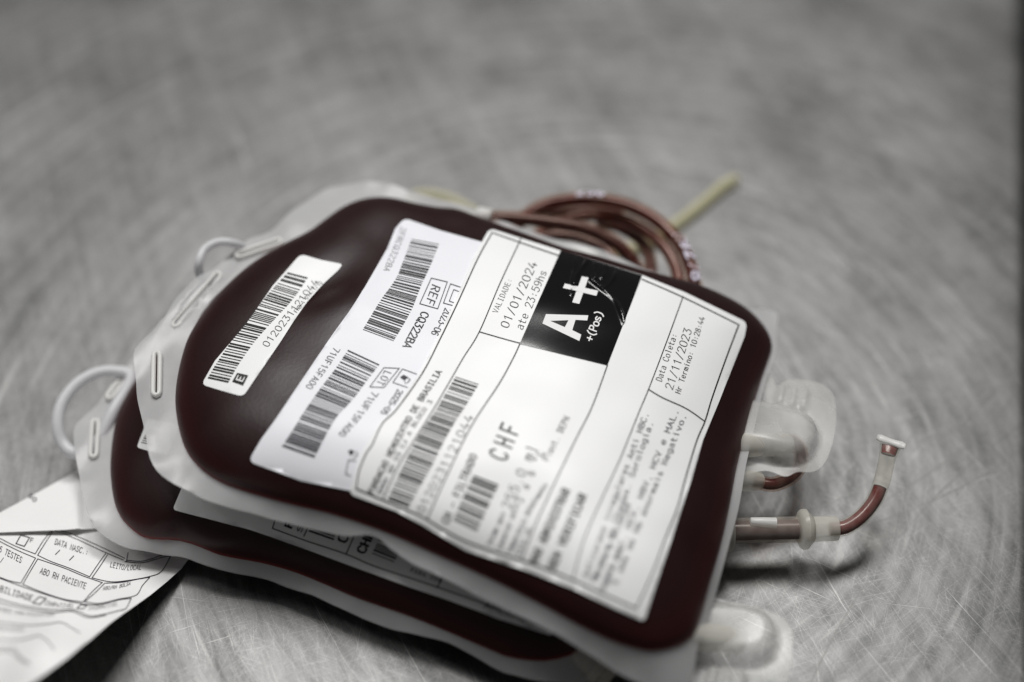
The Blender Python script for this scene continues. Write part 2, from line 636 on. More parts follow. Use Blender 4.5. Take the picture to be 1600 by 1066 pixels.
def m_paper(name, col, rough=.55, coat=0.0, nscale=1500.0, bumps=.1):
    m, nt, b = new_mat(name)
    tc = N(nt, 'ShaderNodeTexCoord').outputs['Object']
    f = noise(nt, tc, 60.0, 4)
    nt.links.new(mixc(nt, f, tuple(c * .965 for c in col), tuple(min(1, c * 1.02) for c in col)), b.inputs['Base Color'])
    setp(b, Roughness=rough)
    b.inputs['Coat Weight'].default_value = coat
    b.inputs['Coat Roughness'].default_value = .22
    bump(nt, b, noise(nt, tc, nscale, 3), bumps, .0002)
    return m

def m_clear(name, col, rough=.12, ior=1.35, milk=.25):
    m, nt, b = new_mat(name)
    out = nt.nodes['Material Output']
    setp(b, Base_Color=(*col, 1), Roughness=rough, IOR=1.48)
    tr = N(nt, 'ShaderNodeBsdfTransparent')
    tr.inputs['Color'].default_value = (*[.6 + .4 * c for c in col], 1)
    mx = N(nt, 'ShaderNodeMixShader')
    tc = N(nt, 'ShaderNodeTexCoord').outputs['Object']
    nt.links.new(mrange(nt, noise(nt, tc, 250., 3), .3, .7, milk - .05, milk + .05), mx.inputs[0])
    nt.links.new(tr.outputs[0], mx.inputs[1])
    b.inputs['Specular IOR Level'].default_value = 0.0
    nt.links.new(b.outputs[0], mx.inputs[2])
    gl = N(nt, 'ShaderNodeBsdfGlossy')
    gl.inputs['Roughness'].default_value = rough
    fr_ = N(nt, 'ShaderNodeFresnel')
    fr_.inputs['IOR'].default_value = 1.36
    mz = N(nt, 'ShaderNodeMixShader')
    nt.links.new(mth(nt, 'MULTIPLY', fr_.outputs[0], mth(nt, 'SUBTRACT', 1.0, N(nt, 'ShaderNodeNewGeometry').outputs['Backfacing'])), mz.inputs[0])
    nt.links.new(mx.outputs[0], mz.inputs[1])
    nt.links.new(gl.outputs[0], mz.inputs[2])
    nt.links.new(mz.outputs[0], out.inputs['Surface'])
    return m

def m_steel():
    m, nt, b = new_mat('scratched_stainless_steel')
    tc = N(nt, 'ShaderNodeTexCoord').outputs['Object']
    setp(b, Metallic=1.0)
    acc = None
    def mapped(ang, sx, sy, dist=0.0):
        ro_ = N(nt, 'ShaderNodeMapping')                 # turn first, stretch afterwards
        ro_.inputs['Rotation'].default_value = (0, 0, math.radians(-ang))
        nt.links.new(tc, ro_.inputs['Vector'])
        mp = N(nt, 'ShaderNodeMapping')
        mp.inputs['Scale'].default_value = (sx, sy, 1)
        mp.inputs['Location'].default_value = (ang * .37, ang * 1.3, 0)
        nt.links.new(ro_.outputs[0], mp.inputs['Vector'])
        return mp.outputs[0]
    # brushed grain along one direction
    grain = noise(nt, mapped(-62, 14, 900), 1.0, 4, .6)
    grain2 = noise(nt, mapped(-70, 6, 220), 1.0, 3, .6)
    # single scratches in many directions, their glints painted as lighter base colour
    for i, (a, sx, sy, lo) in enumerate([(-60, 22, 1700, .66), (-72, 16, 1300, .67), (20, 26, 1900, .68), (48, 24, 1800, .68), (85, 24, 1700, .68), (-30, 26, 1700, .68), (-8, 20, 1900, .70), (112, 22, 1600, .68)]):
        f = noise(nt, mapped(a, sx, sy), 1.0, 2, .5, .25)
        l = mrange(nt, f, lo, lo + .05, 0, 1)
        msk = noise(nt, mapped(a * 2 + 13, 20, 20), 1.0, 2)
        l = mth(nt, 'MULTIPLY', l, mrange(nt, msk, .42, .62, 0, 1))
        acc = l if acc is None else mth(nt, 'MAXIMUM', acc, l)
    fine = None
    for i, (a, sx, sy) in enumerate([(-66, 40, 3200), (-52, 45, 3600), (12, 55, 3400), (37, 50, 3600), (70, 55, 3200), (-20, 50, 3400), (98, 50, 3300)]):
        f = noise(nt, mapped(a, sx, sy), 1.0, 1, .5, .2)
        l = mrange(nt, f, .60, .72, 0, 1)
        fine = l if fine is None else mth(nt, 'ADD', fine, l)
    # swirl of scratch glints around the lamp reflection, painted into the base colour
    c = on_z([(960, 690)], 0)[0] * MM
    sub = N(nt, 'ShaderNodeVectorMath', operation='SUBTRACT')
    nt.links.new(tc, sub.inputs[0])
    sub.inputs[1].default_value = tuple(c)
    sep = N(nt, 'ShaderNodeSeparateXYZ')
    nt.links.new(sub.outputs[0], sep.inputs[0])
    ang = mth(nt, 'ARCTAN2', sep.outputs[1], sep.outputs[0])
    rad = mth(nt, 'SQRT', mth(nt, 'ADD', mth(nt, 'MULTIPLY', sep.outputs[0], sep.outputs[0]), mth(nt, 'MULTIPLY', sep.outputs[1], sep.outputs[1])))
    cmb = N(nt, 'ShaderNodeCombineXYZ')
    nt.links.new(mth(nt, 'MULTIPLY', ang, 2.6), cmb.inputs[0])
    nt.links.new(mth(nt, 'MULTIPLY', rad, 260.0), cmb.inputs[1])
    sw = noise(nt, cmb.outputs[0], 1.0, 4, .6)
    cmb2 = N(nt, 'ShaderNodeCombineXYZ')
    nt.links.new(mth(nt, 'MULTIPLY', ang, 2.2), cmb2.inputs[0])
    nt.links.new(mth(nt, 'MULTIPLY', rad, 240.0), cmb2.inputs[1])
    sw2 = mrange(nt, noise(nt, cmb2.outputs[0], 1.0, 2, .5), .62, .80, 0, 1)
    mott = noise(nt, tc, 22.0, 5, .6)
    mott2 = noise(nt, tc, 160.0, 4, .6)
    v = mth(nt, 'ADD', mth(nt, 'MULTIPLY', mott, .39), mth(nt, 'MULTIPLY', grain2, .22))
    v = mth(nt, 'ADD', v, mth(nt, 'MULTIPLY', sw, .33))
    v = mth(nt, 'ADD', v, mth(nt, 'MULTIPLY', mott2, .14))
    base = mixc(nt, mrange(nt, v, .42, .66, 0, 1), (.088, .0878, .087), (.250, .2485, .246))
    base = mixc(nt, mth(nt, 'MULTIPLY', sw2, .32), base, (.60, .595, .58))  # brighter arcs of painted glint
    base = mixc(nt, mth(nt, 'MINIMUM', mth(nt, 'MULTIPLY', fine, .17), .40), base, (.46, .456, .45))  # fine scratches, glint painted in as lighter metal
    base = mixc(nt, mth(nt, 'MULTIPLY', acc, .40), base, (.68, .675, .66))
    # long dark drag marks
    dk = None
    for (p, q, r_, w) in DRAG:
        s2 = N(nt, 'ShaderNodeVectorMath', operation='SUBTRACT')
        nt.links.new(tc, s2.inputs[0])
        s2.inputs[1].default_value = (p, q, 0)
        ln = N(nt, 'ShaderNodeVectorMath', operation='LENGTH')
        nt.links.new(s2.outputs[0], ln.inputs[0])
        e = mth(nt, 'ABSOLUTE', mth(nt, 'SUBTRACT', ln.outputs['Value'], r_))
        l = mrange(nt, e, 0, w, 1, 0)
        dk = l if dk is None else mth(nt, 'MAXIMUM', dk, l)
    dk = mth(nt, 'MULTIPLY', dk, mrange(nt, noise(nt, tc, 30., 2), .34, .50, 0, 1))
    base = mixc(nt, mth(nt, 'MULTIPLY', dk, .85), base, (.16, .16, .155))
    nt.links.new(base, b.inputs['Base Color'])
    ro = mth(nt, 'ADD', mrange(nt, mott, .3, .7, .46, .58), mth(nt, 'MULTIPLY', grain, .05))
    nt.links.new(ro, b.inputs['Roughness'])
    h = mth(nt, 'ADD', mth(nt, 'MULTIPLY', grain, .5), mth(nt, 'MULTIPLY', acc, -.6))
    h = mth(nt, 'ADD', h, mth(nt, 'MULTIPLY', sw, .3))
    bump(nt, b, h, .35, .00012)
    return m

DRAG = []
for (a, bb, c_) in [((1180, 860), (1420, 760), (1600, 600)), ((1280, 840), (1440, 790), (1600, 700)), ((1250, 800), (1370, 745), (1440, 640)), ((1440, 800), (1500, 740), (1560, 690))]:
    A_, B_, C_ = [on_z([p], 0)[0][:2] * MM for p in (a, bb, c_)]
    M_ = np.array([[B_[0] - A_[0], B_[1] - A_[1]], [C_[0] - A_[0], C_[1] - A_[1]]]) * 2
    rhs = np.array([B_ @ B_ - A_ @ A_, C_ @ C_ - A_ @ A_])
    ce = np.linalg.solve(M_, rhs)
    DRAG.append((ce[0], ce[1], float(np.linalg.norm(A_ - ce)), .00045))

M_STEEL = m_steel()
M_FLOOR = m_plain('dark_floor', (.025, .025, .026), .6, nscale=6.0, namp=.3)
M_POUCH = m_pouch()
M_FLANGE = m_film('milky_film', (.64, .64, .645), .56, .30, .22)
M_COVER = m_film('frosted_cover', (.80, .80, .775), .30, .22, .35, skin=1.15)
M_RIM = m_film('white_film_rim', (.90, .90, .88), .80, .3, .3)
M_RING = m_film('white_cord', (.84, .84, .86), .82, .35, .3)
M_PORT = m_film('ivory_port', (.82, .80, .72), .52, .28, .35, skin=1.3)
M_PORTCLEAR = m_clear('clear_port', (.80, .74, .66), .14, milk=.16)
M_TUBE = m_clear('clear_tube', (.80, .56, .44), .14, milk=.045)
M_TUBEC = m_clear('colourless_tube', (.86, .84, .76), .10, milk=.08)
M_TUBEY = m_film('yellowed_tube', (.76, .73, .50), .66, .3, .3)
M_BLOOD = m_plain('blood_core', (.075, .006, .005), .25, .5, 120.0, .35)
M_BLOODR = m_plain('bright_blood_core', (.12, .006, .005), .25, .5, 120.0, .35)
M_BLOODD = m_plain('dark_blood_core', (.05, .009, .010), .3, .5, 90.0, .3)
M_LABEL = m_paper('white_label', (.85, .855, .855), .5, .05)
M_LABEL2 = m_paper('blue_white_label', (.80, .805, .85), .5, .05)
M_PAPER = m_paper('form_paper', (.80, .795, .79), .7, 0, 700., .25)
M_INK = m_plain('black_ink', (.012, .012, .012), .5, .3)
M_INKG = m_plain('grey_ink', (.10, .10, .11), .5, .3)
M_INKL = m_plain('light_grey_ink', (.22, .22, .23), .5, .3)
M_INKP = m_plain('violet_black_ink', (.016, .013, .022), .5, .3)
M_BLACK = m_plain('glossy_black_print', (.006, .006, .0065), .14, .35)
M_WHITEINK = m_plain('bare_label_white', (.80, .80, .80), .5, .3)
M_TUBEINK = m_plain('lilac_print', (.72, .70, .84), .5, .3)

# ------------------------------------------------------------------ table and floor
e0 = on_z([(1594, 1066)], 0)[0]
e1 = on_z([(1584, 300)], 0)[0]
ed = (e1 - e0) / np.linalg.norm(e1 - e0)          # along the table's edge
en = np.array([-ed[1], ed[0], 0.0])                # into the table
prof = []
for k in range(9):                                 # rolled edge
    a = k / 8 * math.pi / 2
    prof.append((-7 * math.sin(a), -7 + 7 * math.cos(a)))
prof.append((-7, -38))
prof = prof[::-1]
V, F = [], []
A0, A1 = e0 - ed * 500, e0 + ed * 1300
cols = prof + [(d, 0.0) for d in (20, 60, 140, 300, 700, 1000)]
for d, z in cols:
    for p in (A0, A1):
        q = p + en * d
        V.append((q[0], q[1], z))
for i in range(len(cols) - 1):
    F.append((2 * i, 2 * i + 1, 2 * i + 3, 2 * i + 2))
V, F = np.array(V), orient_up(V, F)
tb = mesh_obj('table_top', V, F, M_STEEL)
tb.data.transform(Matrix.Translation(tb.location))
tb.location = (0, 0, 0)
structure(tb)
fl = mesh_obj('floor', [(-4000, -4000, -880), (4000, -4000, -880), (4000, 6000, -880), (-4000, 6000, -880)], [(0, 1, 2, 3)], M_FLOOR, smooth=False)
structure(fl)

# ------------------------------------------------------------------ the two bags
class Bag:
    def __init__(s, blood, seam, ht, hb, dents=(), pw=5.0, wav=.5, seed=1):
        s.seam, s.ht, s.hb, s.pw = seam, ht, hb, pw
        s.dents = dents
        s.seed = seed
        s.wav = wav
        P = on_surf(blood, seam)
        P = catmull(P, True, 8)
        P = resample(P, 260, True)
        if np.sum(P[:, 0] * np.roll(P[:, 1], -1) - np.roll(P[:, 0], -1) * P[:, 1]) < 0:
            P = P[::-1]
        s.out = P
        s.c = (P[:, :2].min(0) + P[:, :2].max(0)) / 2
        q = P[:, :2] - s.c
        th = np.arctan2(q[:, 1], q[:, 0])
        r = np.linalg.norm(q, axis=1)
        o = np.argsort(th)
        s.th = np.r_[th[o][-1] - 2 * math.pi, th[o], th[o][0] + 2 * math.pi]
        s.r = np.r_[r[o][-1], r[o], r[o][0]]
        s.dpos = [(on_z([p], seam(0, 0) + ht)[0], a, r1, r2, math.radians(an)) for (p, a, r1, r2, an) in dents]
    def t(s, x, y):
        dx, dy = x - s.c[0], y - s.c[1]
        return np.hypot(dx, dy) / np.interp(np.arctan2(dy, dx), s.th, s.r)
    def ripple(s, x, y):
        k = s.seed
        z = s.wav * (np.sin(x * .11 + k) * np.cos(y * .13 - k) + .6 * np.sin(x * .21 - y * .17 + 2 * k) + .45 * np.sin(x * .07 + y * .33 + k * 3))
        for c, a, r1, r2, an in s.dpos:
            dx, dy = x - c[0], y - c[1]
            u = dx * math.cos(an) + dy * math.sin(an)
            v = -dx * math.sin(an) + dy * math.cos(an)
            z = z + a * np.exp(-(u / r1) ** 2 - (v / r2) ** 2)
        return z
    def top(s, x, y):
        x = np.asarray(x, float)
        y = np.asarray(y, float)
        t = np.minimum(s.t(x, y), 1.0)
        h = (1 - t ** s.pw) ** .5
        return s.seam(x, y) + s.ht * h * (.86 + .14 * (1 - t ** 2)) + s.ripple(x, y) * np.clip(1 - t ** 8, 0, 1)
    def bottom(s, x, y):
        t = np.minimum(s.t(x, y), 1.0)
        return s.seam(x, y) - s.hb * (1 - t ** 3.2) ** .5
    def pouch(s, parent, floor=None):
        nr = 46
        ts = 1 - (np.linspace(1, 0, nr)) ** 1.9        # dense towards the rim
        ts = ts[1:]
        n = len(s.out)
        V = [np.array([*s.c, 0.0])]
        thin = [0.0]
        for t in ts:
            q = s.c + (s.out[:, :2] - s.c) * t
            for p in q:
                V.append(np.array([p[0], p[1], 0.0]))
                thin.append(.13 * max(0.0, (t - .90) / .10) ** 2 + .87 * max(0.0, (t - .9945) / .0055) ** 1.3)
        V = np.array(V)
        V[:, 2] = s.top(V[:, 0], V[:, 1])
        V[-n:, 2] = s.seam(V[-n:, 0], V[-n:, 1])
        F = []
        for k in range(n):
            F.append((0, 1 + k, 1 + (k + 1) % n))
        for i in range(len(ts) - 1):
            a, b = 1 + i * n, 1 + (i + 1) * n
            for k in range(n):
                l = (k + 1) % n
                F.append((a + k, b + k, b + l, a + l))
        m = len(V) - n
        B = V[:m].copy()
        B[:, 2] = s.bottom(B[:, 0], B[:, 1])
        if floor is not None:
            B[:, 2] = np.minimum(np.maximum(B[:, 2], floor(B[:, 0], B[:, 1])), V[:m, 2] - .4)
        idx = lambda i: i + len(V) if i < m else i
        F2 = [tuple(idx(i) for i in f[::-1]) for f in F]
        return mesh_obj('blood_pouch', np.vstack([V, B]), F + F2, M_POUCH, parent, attr={'thin': thin + thin[:m]})
    def skirt(s, x, y):
        x = np.asarray(x, float)
        y = np.asarray(y, float)
        dx, dy = x - s.c[0], y - s.c[1]
        r = np.hypot(dx, dy)
        near = np.clip((-dy / np.maximum(r, 1e-6) - .25) / .45, 0, 1)
        gap = np.clip(r - r / np.maximum(s.t(x, y), 1e-6), 0, 14)
        return s.seam(x, y) - s.droop * near * (gap / 9) ** .9
    def flange(s, parent, outline, holes=(), lift=None, droop=7.6):
        s.droop = droop
        O = resample(catmull(on_surf(outline, s.skirt), True, 6), 260, True)
        H = [on_surf(h, s.seam) for h in holes]
        s.hole_xyz = H
        ex = [s.c + (s.out[::2, :2] - s.c) * k for k in (1.009, 1.019, 1.031, 1.045)]
        tg = np.roll(O, -1, 0) - np.roll(O, 1, 0)
        nn = np.stack([-tg[:, 1], tg[:, 0]], 1)
        nn /= np.linalg.norm(nn, axis=1)[:, None]
        if np.sum(O[:, 0] * np.roll(O[:, 1], -1) - np.roll(O[:, 0], -1) * O[:, 1]) < 0:
            nn = -nn
        ex += [O[:, :2] + nn * k for k in (.8, 1.7)]
        v, f = triangulate(O, [s.out[::2]] + H, 1.7, np.vstack(ex))
        z = s.skirt(v[:, 0], v[:, 1])
        t = s.t(v[:, 0], v[:, 1])
        w = np.clip((t - 1) / .12, 0, 1)
        k = s.seed
        z = z + w * (.9 * np.sin(v[:, 0] * .14 + k) * np.cos(v[:, 1] * .16 + k) + .45 * np.sin(v[:, 0] * .27 + v[:, 1] * .25) + .2 * np.sin(v[:, 0] * .55 - v[:, 1] * .3 + k))
        V = np.stack([v[:, 0], v[:, 1], z], 1)
        if lift:
            V[:, 2] += lift(V[:, 0], V[:, 1])
        F = orient_up(V, f)
        V, F = thicken(V + [0, 0, .3], F, .6)
        return mesh_obj('film_flange', V, F, M_FLANGE, parent)

def seamL(x, y):
    return 13.0 + 0 * np.asarray(x, float)

def seamU(x, y):
    x = np.asarray(x, float)
    y = np.asarray(y, float)
    return 39.5 + .058 * y - .0021 * np.maximum(x + 5, 0) ** 2

BLOOD_U = [(277, 655), (275, 612), (285, 560), (300, 522), (335, 472), (385, 425), (430, 396), (480, 370), (505, 352), (535, 331), (567, 319), (605, 317), (642, 325), (680, 332), (712, 335), (745, 347), (800, 367), (877, 395), (940, 412), (1001, 431), (1060, 447), (1092, 455), (1130, 470), (1170, 492), (1196, 518), (1206, 542), (1200, 565), (1190, 592), (1175, 640), (1161, 690), (1150, 735), (1140, 790), (1127, 850), (1110, 910), (1096, 962), (1084, 993), (1060, 1010), (1020, 1018), (985, 1012), (950, 1000), (900, 976), (840, 943), (760, 903), (680, 867), (600, 832), (520, 805), (450, 788), (380, 768), (340, 752), (310, 730), (289, 700)]
FLANGE_U = [(214, 622), (212, 590), (210, 553), (224, 533), (240, 520), (252, 508), (262, 500), (275, 478), (292, 458), (312, 438), (330, 428), (345, 412), (358, 400), (378, 382), (392, 370), (430, 355), (467, 320), (505, 297), (535, 288), (567, 285), (605, 291), (640, 301), (690, 310), (730, 322), (765, 340), (820, 358), (877, 376), (940, 394), (1000, 418), (1050, 436), (1092, 447), (1130, 463), (1165, 481), (1195, 483), (1214, 490), (1213, 515), (1212, 545), (1206, 570), (1196, 597), (1184, 645), (1174, 690), (1165, 730), (1155, 790), (1139, 852), (1119, 925), (1102, 980), (1090, 1010), (1084, 1050), (1070, 1075), (1030, 1075), (980, 1058), (920, 1022), (860, 988), (780, 948), (700, 908), (650, 885), (612, 860), (585, 838), (540, 838), (500, 829), (440, 815), (385, 800), (330, 786), (292, 768), (264, 752), (246, 738), (234, 715), (228, 680)]
BLOOD_L = [(210, 602), (191, 635), (182, 660), (176, 691), (173, 735), (178, 780), (187, 805), (200, 822), (222, 839), (247, 844), (275, 845), (303, 852), (347, 869), (410, 881), (460, 895), (510, 915), (560, 936), (635, 962), (697, 987), (760, 1014), (797, 1028), (847, 1034), (885, 1027), (912, 1012), (935, 960), (955, 880), (975, 780), (985, 690), (970, 620), (900, 560), (800, 520), (680, 480), (560, 450), (440, 450), (330, 490), (260, 540)]
FLANGE_L = [(205, 562), (161, 620), (126, 656), (116, 672), (116, 690), (120, 722), (128, 765), (135, 797), (146, 822), (166, 841), (196, 855), (240, 863), (285, 872), (335, 889), (410, 902), (447, 917), (485, 930), (510, 941), (547, 957), (600, 979), (645, 992), (697, 1004), (735, 1022), (772, 1043), (800, 1054), (860, 1066), (930, 1062), (955, 1010), (975, 940), (998, 800), (1010, 690), (1000, 610), (910, 540), (800, 500), (680, 458), (560, 425), (430, 425), (310, 465), (240, 520)]

def capsule(a, b, w, n=7):
    a, b = np.array(a, float), np.array(b, float)
    d = (b - a) / np.linalg.norm(b - a)
    nrm = np.array([-d[1], d[0]])
    out = []
    for k in range(n):
        t = math.pi * (k / (n - 1))
        out.append(b + w * (nrm * math.cos(t) + d * math.sin(t)))
    for k in range(n):
        t = math.pi * (k / (n - 1))
        out.append(a + w * (-nrm * math.cos(t) - d * math.sin(t)))
    return np.array(out)

def rims(parent, bag, holes):
    for h in bag.hole_xyz:
        P = resample(h, 40, True)
        P[:, 2] = bag.seam(P[:, 0], P[:, 1]) + .9
        tube('slot_rim', np.vstack([P]), .75, M_RIM, parent, 8, closed=True)

# lower bag
LOW = Bag(BLOOD_L, seamL, 14.0, 12.6, dents=[((335, 800), -1.2, 16, 6, 30), ((600, 930), -.8, 14, 7, 60)], pw=4.0, wav=.45, seed=2)
cL = LOW.c
bagL = thing('blood_bag', 'dark red filled blood bag lying on the steel table, underneath the other bag', 'blood bag', (cL[0], cL[1], .4), 'two filled blood bags')
LOW.pouch(bagL)
HOLES_L = [capsule((150, 664), (147, 712), 5), capsule((172, 622), (204, 583), 4)]
LOW.flange(bagL, FLANGE_L, HOLES_L)
rims(bagL, LOW, HOLES_L)

# upper bag
UPP = Bag(BLOOD_U, seamU, 14.5, 12.5, dents=[((505, 438), -3.0, 13, 8, 35), ((548, 475), 1.5, 8, 14, 60), ((600, 370), -1.8, 7, 14, 40), ((1035, 965), -2.2, 8, 6, 20), ((1120, 780), .8, 5, 12, 80), ((330, 700), -.9, 10, 6, 60), ((830, 920), -.9, 9, 6, 20), ((700, 350), -1.0, 8, 10, 0)], pw=5.0, wav=.22, seed=1)
cU = UPP.c
bagU = thing('blood_bag', 'dark red filled blood bag with black A+ label, lying on top of the other bag', 'blood bag', (cU[0], cU[1], 27), 'two filled blood bags')
UPP.pouch(bagU, floor=lambda x, y: np.where(LOW.t(x, y) < 1, LOW.top(x, y) + .9, -1e3))
HOLES_U = [capsule((246, 558), (245, 616), 5), capsule((275, 510), (341, 434), 5), capsule((374, 402), (436, 381), 4)]
flap = on_surf([(300, 470)], seamU)[0]
UPP.flange(bagU, FLANGE_U, HOLES_U, lift=lambda x, y: 3.2 * np.exp(-((x - flap[0]) / 9) ** 2 - ((y - flap[1]) / 9) ** 2))
rims(bagU, UPP, HOLES_U)
SU, SL = UPP.top, LOW.top

# ------------------------------------------------------------------ labels of the upper bag
UPF = (-.93, -.36)          # letter-top direction on the bag's own labels
UPI = (.93, .36)            # the maker's label is stuck on upside down
O1, O2, P1, P2, P3 = .30, .62, .42, .74, .86

# maker's label
mk = sheet_px('maker_label', round_poly([(632, 342), (690, 362), (770, 384), (770, 420), (700, 640), (620, 775), (560, 770), (470, 752), (388, 722), (408, 688), (508, 541), (570, 450), (602, 395), (618, 358)], 12), SU, O1, M_LABEL2, bagU, 7, .25)
B1L = [(643, 375), (630, 410), (618, 438), (594, 472), (566, 518)]
B1R = [(686, 383), (672, 418), (658, 448), (642, 488), (614, 536)]
print_px('barcode', bars_px(B1L, B1R, 46, 3), SU, P1, M_INK, mk)
B2L = [(544, 548), (524, 578), (507, 600), (488, 626), (472, 650), (456, 676), (440, 700)]
B2R = [(593, 571), (572, 598), (556, 620), (538, 640), (524, 656), (506, 688), (491, 718)]
print_px('barcode', bars_px(B2L, B2R, 46, 9), SU, P1, M_INKP, mk)
print_px('printed_text', text_px('2FRCQ322BA', [(627, 355), (614, 391), (599, 424)], UPI, 9, .22), SU, P1, M_INKG, mk)
print_px('printed_text', text_px('CQ322BA', [(660, 487), (644, 516), (629, 543)], UPI, 12, .45, .9), SU, P1, M_INK, mk)
print_px('printed_text', text_px('2023-06', [(696, 482), (686, 503), (673, 523)], UPI, 11, .38, .9), SU, P1, M_INK, mk)
print_px('printed_text', text_px('REF', [(676, 444), (671, 460), (664, 476)], UPI, 13, .35), SU, P1, M_INK, mk)
print_px('printed_text', text_px('71UF15FA00', [(523, 543), (500, 576), (477, 607)], UPI, 10, .30), SU, P1, M_INKP, mk)
print_px('printed_text', text_px('71UF15FA00', [(583, 612), (556, 648), (528, 681)], UPI, 10, .36), SU, P1, M_INKP, mk)
print_px('printed_text', text_px('LOT', [(602, 579), (596, 590), (587, 601)], UPI, 11, .3), SU, P1, M_INKP, mk)
print_px('printed_text', text_px('2025-05', [(622, 609), (610, 628), (594, 647)], UPI, 9, .42, .9), SU, P1, M_INKP, mk)
print_px('ruled_line', each([line_px([(674, 436), (699, 442), (684, 484), (656, 476)], 1.2, False, True),
    line_px([(722, 451), (704, 445), (693, 475), (708, 479)], 1.2, False), line_px([(720, 458), (709, 454), (702, 472), (711, 475)], 1.1, False),
    line_px([(600, 576), (624, 577), (600, 607), (578, 606)], 1.1, False, True), line_px([(651, 586), (629, 578), (614, 599), (637, 607)], 1.1, False)]), SU, P1, M_INKP, mk)
print_px('printed_symbol', each([poly_px([(625, 591), (631, 587), (638, 591), (632, 596)]), line_px([(638, 592), (641, 595), (636, 600)], 1.2), line_px([(632, 596), (634, 601)], 1.0, False),
    poly_px([(544, 706), (550, 704), (554, 708), (548, 714)]), line_px([(556, 707), (559, 712), (553, 717)], 1.2), line_px([(556, 722), (545, 720), (540, 742), (548, 745)], 1.3, False)]), SU, P1, M_INKP, mk)

# donation-number strip
st = sheet_px('number_strip', round_poly([(470, 398), (500, 407), (536, 414), (528, 424), (505, 445), (480, 473), (440, 533), (410, 577), (380, 621), (345, 611), (315, 602), (336, 565), (385, 507), (427, 447)], 9), SU, O1, M_LABEL, bagU, 7, .25)
print_px('barcode', bars_px([(450, 427), (420, 460), (371, 522), (340, 567), (324, 594)], [(481, 435), (457, 470), (405, 527), (375, 568), (356, 601)], 44, 5), SU, P1, M_INK, st)
print_px('printed_text', text_px('0120231121044', [(418, 545), (451, 503), (471, 478), (499, 441)], (-.85, -.45), 10.5, .24, .8), SU, P1, M_INK, st)
print_px('printed_text', text_px('FHB 1 DTA:1/10', [(464, 491), (482, 468), (505, 443)], (-.85, -.45), 6, .3), SU, P1, M_INKG, st)
print_px('letter_box', poly_px([(371, 584), (388, 588), (380, 604), (363, 598)]), SU, P1, M_INK, st)
print_px('printed_text', text_px('E', [(377.7, 600.5), (383.6, 589.3)], (-.93, -.3), 10, .5, .72), SU, P1 + .12, M_WHITEINK, st)

# creases pressed into the film over the black panel
CREASES = [(((922, 405), (912, 418), (899, 435), (897, 448)), .30, .55), (((933, 408), (929, 420), (929, 438)), .28, .5), (((965, 418), (958, 438), (945, 452)), .24, .5), (((924, 441), (945, 458), (962, 474), (970, 490), (976, 508)), .34, .6), (((950, 414), (946, 426), (940, 437)), .14, .5), (((902, 396), (897, 420), (893, 455), (893, 463)), .12, .4)]
CR3 = []
for P, h, w in CREASES:
    q = on_surf(catmull(P, per=10), SU)
    CR3.append((resample(q, 40)[:, :2], h, w))      # 40 points a crease
def SUc(x, y):
    z = SU(x, y)
    for q, h, w in CR3:
        D = (x[:, None] - q[None, :, 0]) ** 2 + (y[:, None] - q[None, :, 1]) ** 2
        d = np.sqrt(np.min(D, axis=1))
        k = np.argmin(D, axis=1) / 39.0
        z = z + 1.7 * h * (1.2 + .55 * np.sin(k * 9 + h * 40)) * np.exp(-(d / (w * 1.15)) ** 2)
    return z

# transfusion label
LF = round_poly([(765, 359), (876, 394), (1003, 432), (1070, 459), (1167, 506), (1163, 528), (1124, 628), (1098, 690), (1080, 752), (1052, 836), (1030, 900), (1006, 973), (960, 952), (896, 922), (830, 896), (728, 862), (660, 822), (618, 800), (546, 774), (564, 712), (592, 664), (616, 642), (656, 584), (682, 534), (710, 474), (742, 400)], 9)
fl_ = sheet_px('transfusion_label', LF, SU, O2, M_LABEL, bagU, 7, .28)
frame = [line_px([(769, 366), (820, 384), (873, 402)], 1.7), line_px([(1003, 439), (1067, 467), (1154, 510)], 1.7),
    line_px([(1154, 510), (1135, 560), (1113, 622), (1101, 661), (1088, 692), (1070, 752), (1058, 796), (1040, 842), (1020, 896), (994, 953)], 2.2),
    line_px([(994, 953), (960, 938), (894, 908), (834, 884), (728, 848), (660, 810), (620, 793), (557, 766)], 2.4),
    line_px([(557, 766), (561, 740), (572, 712), (582, 697), (598, 664), (620, 642), (660, 586), (688, 532), (716, 474), (746, 408), (769, 366)], 1.9)]
rule = [line_px([(814, 374), (810, 384), (781, 446), (749, 521), (725, 560), (706, 593), (680, 638), (660, 670), (640, 702), (620, 736), (598, 784)], 1.6),
    line_px([(813, 538), (803, 560), (780, 602), (744, 656), (720, 700), (686, 772), (668, 813)], 1.8),
    line_px([(749, 521), (780, 530), (813, 539), (880, 556), (949, 573)], 1.5),
    line_px([(949, 573), (925, 638), (900, 688), (868, 754), (840, 814), (815, 876)], 1.8),
    line_px([(1067, 466), (1040, 540), (1013, 611), (1000, 642), (980, 692), (966, 726), (928, 808), (910, 852), (895, 907)], 1.6),
    line_px([(1013, 611), (1035, 624), (1072, 641), (1101, 661)], 1.6)]
print_px('ruled_frame', each(frame), SU, P2, M_INK, fl_)
print_px('ruled_line', each(rule), SU, P2, M_INK, fl_)
gu, gv = np.meshgrid(np.linspace(0, 1, 110), np.linspace(0, 1, 110))
gu, gv = gu.ravel()[:, None], gv.ravel()[:, None]
C00, C10, C11, C01 = [np.array(p, float) for p in ((876, 394.5), (1003, 433), (949, 573), (812, 540))]
gp = C00 * (1 - gu) * (1 - gv) + C10 * gu * (1 - gv) + C11 * gu * gv + C01 * (1 - gu) * gv
gf = [(i * 110 + j, i * 110 + j + 1, i * 110 + 111 + j, i * 110 + 110 + j) for i in range(109) for j in range(109)]
